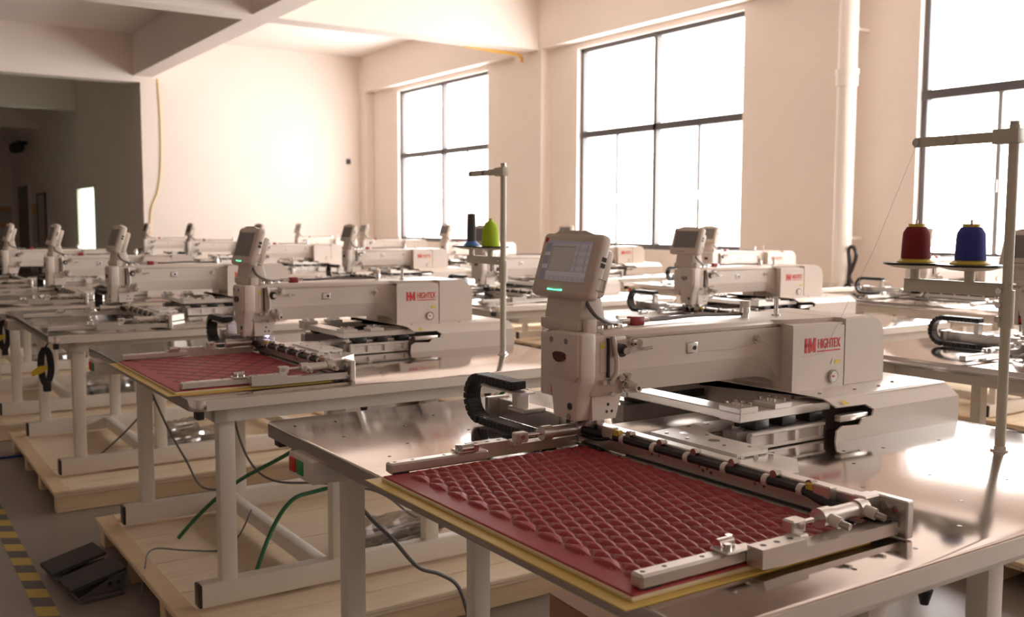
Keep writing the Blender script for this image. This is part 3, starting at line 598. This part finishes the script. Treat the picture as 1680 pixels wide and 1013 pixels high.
# lit screen on the first machine (own mesh: a grid carrying the screen picture as colours)
T = Matrix.Translation((-.06, .048, .475)) @ Matrix.Rotation(math.radians(17), 4, 'Y')
def lit_screen(old):
    nx, nz = 116, 64; y0, y1, z0, z1 = .112, -.120, .048, .176
    V = [T @ Vector((-.0022, y0+(y1-y0)*i/nx, z0+(z1-z0)*j/nz)) for j in range(nz+1) for i in range(nx+1)]
    F = [(j*(nx+1)+i, (j*(nx+1)+i+1), (j+1)*(nx+1)+i+1, (j+1)*(nx+1)+i) for j in range(nz) for i in range(nx)]
    me = bpy.data.meshes.new('screen'); me.from_pydata(V, [], F); me.materials.append(M['scron'])
    at = me.color_attributes.new('ui', 'FLOAT_COLOR', 'CORNER'); cols = []
    for j in range(nz):
        for i in range(nx):
            u = (i+.5)/nx; v = (j+.5)/nz
            c = (.42, .41, .45)
            if v > .94: c = (.36, .34, .44)
            elif .13 < u < .66 and .24 < v < .88:
                c = (.37, .345, .33)
                if .19 < u < .62 and .27 < v < .83: c = (.40, .375, .355)
                if v > .84 or u < .155: c = (.27, .26, .26)
            elif u <= .12:
                c = (.25, .25, .30)
                if .3 < v < .4 or .62 < v < .72: c = (.50, .48, .52)
            elif v < .13: c = (.44, .43, .47) if (i//6) % 2 else (.38, .37, .42)
            elif v < .24: c = (.50, .48, .50)
            elif u > .68:
                c = (.46, .45, .50) if (j//6) % 2 else (.39, .38, .44)
                if (i//3) % 7 == 0: c = (.33, .32, .36)
            cols += [(*c, 1)]*4
    at.data.foreach_set('color', [q for c in cols for q in (c[0]*.92, c[1]*.86, c[2]*.80, 1)])
    me.validate(); old.data = me
lit_screen(child(PROTO, 'screen'))
for m in stations[:2]: child(m, 'status_light').data = child(m, 'status_light').data.copy(); child(m, 'status_light').data.materials[0] = M['led']
# needle lamps of the two running machines
for m in stations[:2]:
    o = obj('needle_lamp', box(nb(), .045, .065, -.05, -.03, .098, .108, .002), 'lamp', m)
bm = nb(); box(bm, -.01, .075, -.11, -.05, .030, .098, .006); obj('needle_guard', bm, glassm('guard_plastic', (.85, .84, .95), .25, .2), stations[1])
# ------------------------------------------------------------------ work pieces
def panel(name, label, x, y, kind):
    x0, x1, y0, y1 = -.698, -.015, -1.062, -.035
    R = thing(name, label, 'panel', (x, y, TZ))
    obj('backing_board', box(nb(), x0-.005, x1, y0-.005, y1+.0, .0035, .0125, .002, 1), 'board', R)
    nx, ny = (380, 520) if kind == 'scale' else (220, 340)
    V = []; ST_ = []
    ly, lx = .098, .0180
    for j in range(ny+1):
        for i in range(nx+1):
            px = x0+(x1-x0)*i/nx; py = y0+(y1-y0)*j/ny; h = 0; s = 0
            if kind == 'scale':
                a = px+.622; b = py+1.0
                if a > -.02 and px < -.03 and py < -.06:
                    best = [9, 9]; row = round(a/lx); bb = None
                    for rw in (row-1, row, row+1):
                        if rw < 0: continue
                        o = ly/2*(rw % 2); k = round((b-o)/ly)
                        for kk in (k-1, k, k+1):
                            if kk < 0: continue
                            dx = (a-rw*lx)/.0360; dy = (b-o-kk*ly)/.076
                            dd = math.sqrt(dx*dx+dy*dy)
                            if dd < best[0]: best = [dd, best[0]]; bb = (rw, kk)
                            elif dd < best[1]: best[1] = dd
                    if best[0] < .66:
                        e = best[1]-best[0]; e = min(e, (.66-best[0])*2.0)
                        h = .0115*min(1, max(0, e/.6))**.5 - .003
                        if e < .085 and (j % 5) < 3: s = .8
                    else: h = 0
            else:
                a = (px+.64); b = (py+1.02)
                if a > .0 and px < -.03 and py < -.06 and b > 0:
                    for q in (a*.72+b*.55, a*.72-b*.55):
                        d_ = abs((q/.078) % 1-.5)*.078
                        if d_ < .007: h -= .003*(1-d_/.007); s = max(s, 1. if d_ < .0045 else 0)
            V.append((px, py, .0122 if i in (0, nx) or j in (0, ny) else .0158+max(h, -.003))); ST_.append(float(s))
    F = [(j*(nx+1)+i, j*(nx+1)+i+1, (j+1)*(nx+1)+i+1, (j+1)*(nx+1)+i) for j in range(ny) for i in range(nx)]
    me = bpy.data.meshes.new('leather_face'); me.from_pydata(V, [], F); me.materials.append(M['leather' if kind == 'scale' else 'leather2'])
    at = me.attributes.new('stitch', 'FLOAT', 'POINT'); at.data.foreach_set('value', ST_)
    me.polygons.foreach_set('use_smooth', [True]*len(F))
    o = bpy.data.objects.new('leather_face', me); COL.objects.link(o); o.parent = R
    return R
for (x, y), kind, lab, lab2 in (((ST[0][0], ST[0][1]), 'scale', 'red leatherette panel quilted in raised scales, clamped under the lit-screen machine', 'yellow plastic sheet under the scale-quilted red panel'), ((ST[1][0], ST[1][1]), 'diamond', 'red leatherette panel stitched with crossing diamond lines', 'yellow plastic sheet under the diamond-stitched red panel')):
    panel('quilted_panel', lab, x, y, kind)
    o = tag(obj('yellow_sheet', box(nb(), -.735, -.03, -1.085, -.0, .0, .0035, .001, 1), 'ysheet', loc=(x, y, TZ)), lab2, 'sheet')
# ------------------------------------------------------------------ thread stands
def make_stand():
    R = thing('thread_stand', 'x', 'thread stand')
    bm = nb(); cyl(bm, (0, 0, .0), (0, 0, 1.0), .0155, n=18); obj('pole', bm, 'stand', R)
    bm = nb(); cyl(bm, (0, 0, 0), (0, 0, .006), .028, n=18); cyl(bm, (0, 0, .006), (0, 0, .016), .02, n=6); obj('base_flange', bm, 'alu', R)
    obj('pole_cap', cyl(nb(), (0, 0, 1.0), (0, 0, 1.012), .014), 'bolt', R)
    bm = nb(); box(bm, -.003, .003, 0, .34, .952, .984, .002, 1); obj('guide_arm', bm, 'stand', R)
    obj('guide_clamp', box(nb(), -.02, .02, -.022, .06, .945, .99, .003), 'stand', R)
    for y in (.33, .20, .045): obj('eyelet', cyl(nb(), (-.006, y, .968), (.006, y, .968), .013), 'bolt', R)
    bm = nb(); box(bm, -.014, -.010, -.01, .35, .478, .520, .002, 1); box(bm, -.014, .014, -.02, .35, .516, .520); obj('spool_arm', bm, 'stand', R)
    bm = nb(); cyl(bm, (0, 0, .385), (0, 0, .50), .023, n=18); obj('sleeve', bm, 'stand', R)
    for z in (.41, .455, .497): obj('set_screw', cyl(nb(), (-.03, .012, z), (-.016, .012, z), .010, n=10), 'chrome', R)
    for y in (.318, .125):
        o = obj('spool_dish', lathe(nb(), [(.012, .548), (.014, .552), (.060, .556), (.098, .566), (.100, .569), (.094, .570), (.02, .562)], (0, y, 0), 36), 'stand', R)
        obj('rim_ring', lathe(nb(), [(.096, .567), (.101, .567), (.101, .5735), (.03, .5735), (.03, .571), (.096, .571)], (0, y, 0), 36), 'black', o)
        obj('dish_hub', cyl(nb(), (0, y, .519), (0, y, .552), .016), 'stand', R)
        obj('spool_pin', cyl(nb(), (0, y, .55), (0, y, .715), .004, n=8), 'alu', R)
    return R
stand = make_stand(); SX, SY = 1.072, -.742
stand.location = (ST[0][0]+SX, ST[0][1]+SY, TZ); tag(stand, 'enamelled thread stand holding the red and blue spools', 'thread stand', 'thread stands')
s2 = dup(stand, (ST[1][0]+SX+.03, ST[1][1]+SY+.01, TZ)); tag(s2, 'enamelled thread stand holding the lime and grey spools', 'thread stand', 'thread stands')
def spool(loc, kind, m, pm, label):
    R = thing('thread_spool', label, 'spool', loc, 0, 'thread spools')
    if kind == 'king':
        obj('winding', lathe(nb(), [(.0, .014), (.046, .014), (.046, .022), (.043, .085), (.041, .10), (.030, .118), (0, .118)], n=36), m, R)
        obj('spool_base', lathe(nb(), [(0, .0), (.060, .0), (.060, .004), (.040, .016), (0, .016)], n=36), pm, R)
        obj('spool_top', lathe(nb(), [(0, .116), (.026, .116), (.026, .128), (.008, .128), (0, .127)], n=24), pm, R)
    elif kind == 'dome':
        obj('winding', lathe(nb(), [(0, .004), (.048, .004), (.044, .07), (.040, .10), (.030, .125), (.012, .138), (0, .138)], n=36), m, R)
        obj('spool_base', lathe(nb(), [(0, 0), (.046, 0), (.046, .005), (0, .005)], n=30), pm, R)
        obj('spool_top', lathe(nb(), [(0, .136), (.010, .136), (.008, .15), (0, .15)], n=16), pm, R)
    else:
        obj('winding', lathe(nb(), [(0, .014), (.026, .014), (.021, .175), (.010, .178), (0, .178)], n=30), m, R)
        obj('spool_base', lathe(nb(), [(0, 0), (.044, 0), (.044, .004), (.024, .026), (0, .026)], n=30), pm, R)
    return R
b = stand.location; z = TZ+.5735
spool((b.x, b.y+.318, z), 'king', 'thr_red', 'yelp', 'dark red thread spool with yellow ends, on stand dish')
spool((b.x, b.y+.125, z), 'king', 'thr_blue', 'yelp', 'blue thread spool with yellow base and top, on stand dish')
b = s2.location
spool((b.x, b.y+.318, z), 'cone', 'thr_grey', 'bluep', 'slim grey thread cone with blue base, on stand dish')
spool((b.x, b.y+.125, z), 'dome', 'thr_lime', 'thr_lime', 'fat lime green thread spool on stand dish')
b = stand.location
N0 = Vector((ST[0][0], ST[0][1], TZ))
tag(obj('sewing_thread', tube(nb(), [(b.x, b.y+.318, TZ+.70), (b.x, b.y+.33, TZ+.962), N0+Vector((1.08, -.26, .62)), N0+Vector((.97, -.200, .352)), N0+Vector((.90, -.199, .256)), N0+Vector((.80, -.199, .25)), N0+Vector((.74, -.17, .27)), N0+Vector((.66, -.135, .305)), N0+Vector((.55, -.113, .285)), N0+Vector((.38, -.117, .29))], .0006, n=4, smooth=1), mat('pale_thread', (.55, .42, .40), .6)), 'fine thread running from red spool down to the machine arm', 'thread')
# ------------------------------------------------------------------ things on the floor and pallets
fp = thing('foot_pedal', 'black twin foot pedal on concrete floor beside the pallet', 'foot pedal', (.865, 4.98, 0), math.radians(-83))
def pedal():
    obj('base_plate', box(nb(), -.26, .26, -.10, .10, .0, .02, .004, 1), 'pedal', fp)
    for i, x in enumerate((-.15, .13)):
        bm = nb(); prism(bm, [(-.13, .05), (.12, .105), (.12, .12), (-.13, .066)], 'x', x-.10, x+.10); obj('pedal_plate', bm, 'rub', fp)
        for s in (-.105, .10):
            bm = nb(); prism(bm, [(-.10, .02), (.11, .02), (.11, .095), (.04, .085)], 'x', x+s, x+s+.006); o = obj('side_cheek', bm, 'pedal', fp)
            for yy in (.04, .08): obj('rivet', cyl(nb(), (x+s-.002, yy, .06), (x+s+.009, yy, .06), .010, n=10), 'black', o)
pedal()
def bundle(loc, rz, L, r, label):
    random.seed(int(loc[0]*100+loc[1]*10))
    R = thing('wrapped_bundle', label, 'bundle', loc, rz)
    bm = nb(); n = 22; rings = []
    for i in range(15):
        t = i/14; k = 1 if 0 < i < 14 else .55
        rings.append([bm.verts.new((L*(t-.5), r*1.15*k*math.cos(2*PI*j/n)*random.uniform(.82, 1.1), max(0.002, r+r*k*math.sin(2*PI*j/n)*random.uniform(.82, 1.1)))) for j in range(n)])
    for a, c in zip(rings, rings[1:]):
        for j in range(n): bm.faces.new((a[j], a[(j+1) % n], c[(j+1) % n], c[j]))
    bm.faces.new(rings[0]); bm.faces.new(rings[-1]); bmesh.ops.recalc_face_normals(bm, faces=bm.faces[:])
    obj('plastic_wrap', bm, 'film', R, ang=12)
    for k in range(5): obj('part_inside', cyl(nb(), (-L*.46, r*.9*(k-2)/2.6, r*(.6+.25*(k % 2))), (L*.46, r*.9*(k-2)/2.6+random.uniform(-.02, .02), r*(.6+.3*((k+1) % 2))), r*.28, n=10), ('pedal', 'poster', 'bolt')[k % 3], R)
for x, y, rz, L, r, lab in ((2.23, 4.40, .05, .55, .075, 'clear plastic wrapped metal parts behind foot beam of diamond-panel table'), (1.95, 7.0, .1, .5, .08, 'plastic wrapped grey parts under first bare table'), (1.92, 7.45, .3, .45, .07, 'plastic wrapped grey hose lying across under the first bare table'), (1.97, 9.4, .2, .6, .14, 'heap of grey plastic wrapped parts under second bare table'), (1.87, 11.9, .2, .6, .14, 'heap of grey plastic wrapped parts under third bare table')):
    bundle((x, y, .122), rz, L, r, lab)
def cord(name, pts, r, m, label): return tag(obj(name, tube(nb(), pts, r), m), label, 'cable')
cord('power_cable', [(1.26, 3.0, .99), (1.32, 3.02, .90), (1.42, 3.12, .78), (1.552, 3.2, .642), (1.62, 3.2, .57), (1.72, 3.2, .45), (1.82, 3.2, .40), (1.90, 3.2, .33), (1.96, 3.2, .16), (2.05, 3.22, .01)], .008, 'cordg', 'grey power cable hanging beneath the scalloped-panel table')
cord('green_strap', [(1.43, 4.22, .125), (1.55, 4.3, .32), (1.66, 4.33, .44), (1.80, 4.36, .46), (2.1, 4.3, .50), (2.4, 4.25, .56), (2.58, 4.1, .8), (2.65, 3.99, .94)], .010, 'green', 'green strap rising across the pallet beside the foot beam')
cord('green_strap', [(1.33, 5.05, .125), (1.42, 5.0, .24), (1.52, 4.92, .36), (1.60, 4.80, .46), (1.70, 4.4, .66), (1.76, 4.06, .86)], .010, 'green', 'green strap slanting up behind the leg of the diamond-panel table')
cord('thin_wire', [(1.03, 4.58, .002), (1.06, 4.62, .13), (1.14, 4.80, .17), (1.30, 4.78, .142), (1.45, 4.74, .128), (1.56, 4.80, .16), (1.68, 4.95, .24)], .004, 'cordg', 'thin grey wire curling over the rim of the nearest pallet')
cord('grey_cable', [(1.35, 5.6, .80), (1.42, 5.55, .6), (1.5, 5.5, .42), (1.58, 5.45, .26), (1.75, 5.4, .25)], .006, 'cordg', 'dark cable drooping to the far foot beam of diamond-panel table')
cord('grey_cable', [(1.26, 6.95, .125), (1.36, 6.9, .22), (1.5, 6.85, .36), (1.6, 6.78, .5), (1.655, 6.71, .6)], .006, 'cordg', 'dark cable slanting up over the pallet of first bare table')
cord('grey_cable', [(1.60, 5.05, 1.0), (1.61, 5.0, .75), (1.66, 4.92, .52), (1.75, 4.8, .42), (1.95, 4.6, .42), (2.2, 4.5, .36), (2.4, 4.5, .2), (2.6, 4.55, .126)], .006, 'cordg', 'grey cable looping below the diamond-panel table')
cord('blue_cable', [(.4, 7.95, .008), (.7, 7.98, .008), (.9, 8.0, .008), (1.2, 8.02, .008)], .009, 'bluec', 'blue cable lying on the floor between two pallets')
for (y, lab) in ((7.5, 'black mains cable hank with yellow tag hanging under first bare table'), (9.75, 'black mains cable hank with yellow tag hanging under second bare table')):
    R = thing('cable_hank', lab, 'cable', (1.1, y, 0))
    bm = nb(); tube(bm, [(.02, 0, 1.0), (.02, 0, .90), (.0, 0, .86)], .006)
    for k in range(5):
        o = (k-2)*.008; tube(bm, [(o, 0, .86), (.03+o, .02, .80), (.035+o, .02, .68), (o, 0, .60), (-.03+o, -.02, .68), (-.03+o, -.02, .80), (o, 0, .86)], .007)
    obj('cable_coil', bm, 'black', R); obj('plug', box(nb(), -.02, .03, -.02, .03, .55, .62, .008), 'black', R)
    obj('tag', prism(nb(), [(-.09, .665), (-.02, .69), (.01, .72), (.0, .74), (-.05, .735), (-.10, .70)], 'y', -.03, -.026), 'yel', R)
c = thing('cardboard_box', 'brown cardboard box on the floor beneath the scalloped-panel table', 'box', (2.30, 2.70, 0), math.radians(-4))
obj('carton_body', box(nb(), -.16, .26, -.25, .25, 0, .33, .004, 1), 'carton', c)
for a in ((-.16, .049), (.051, .26)): obj('flap', box(nb(), a[0], a[1], -.25, .25, .33, .334), 'carton', c)
obj('packing_tape', box(nb(), .02, .08, -.2505, .2505, .3335, .335), 'board', c)
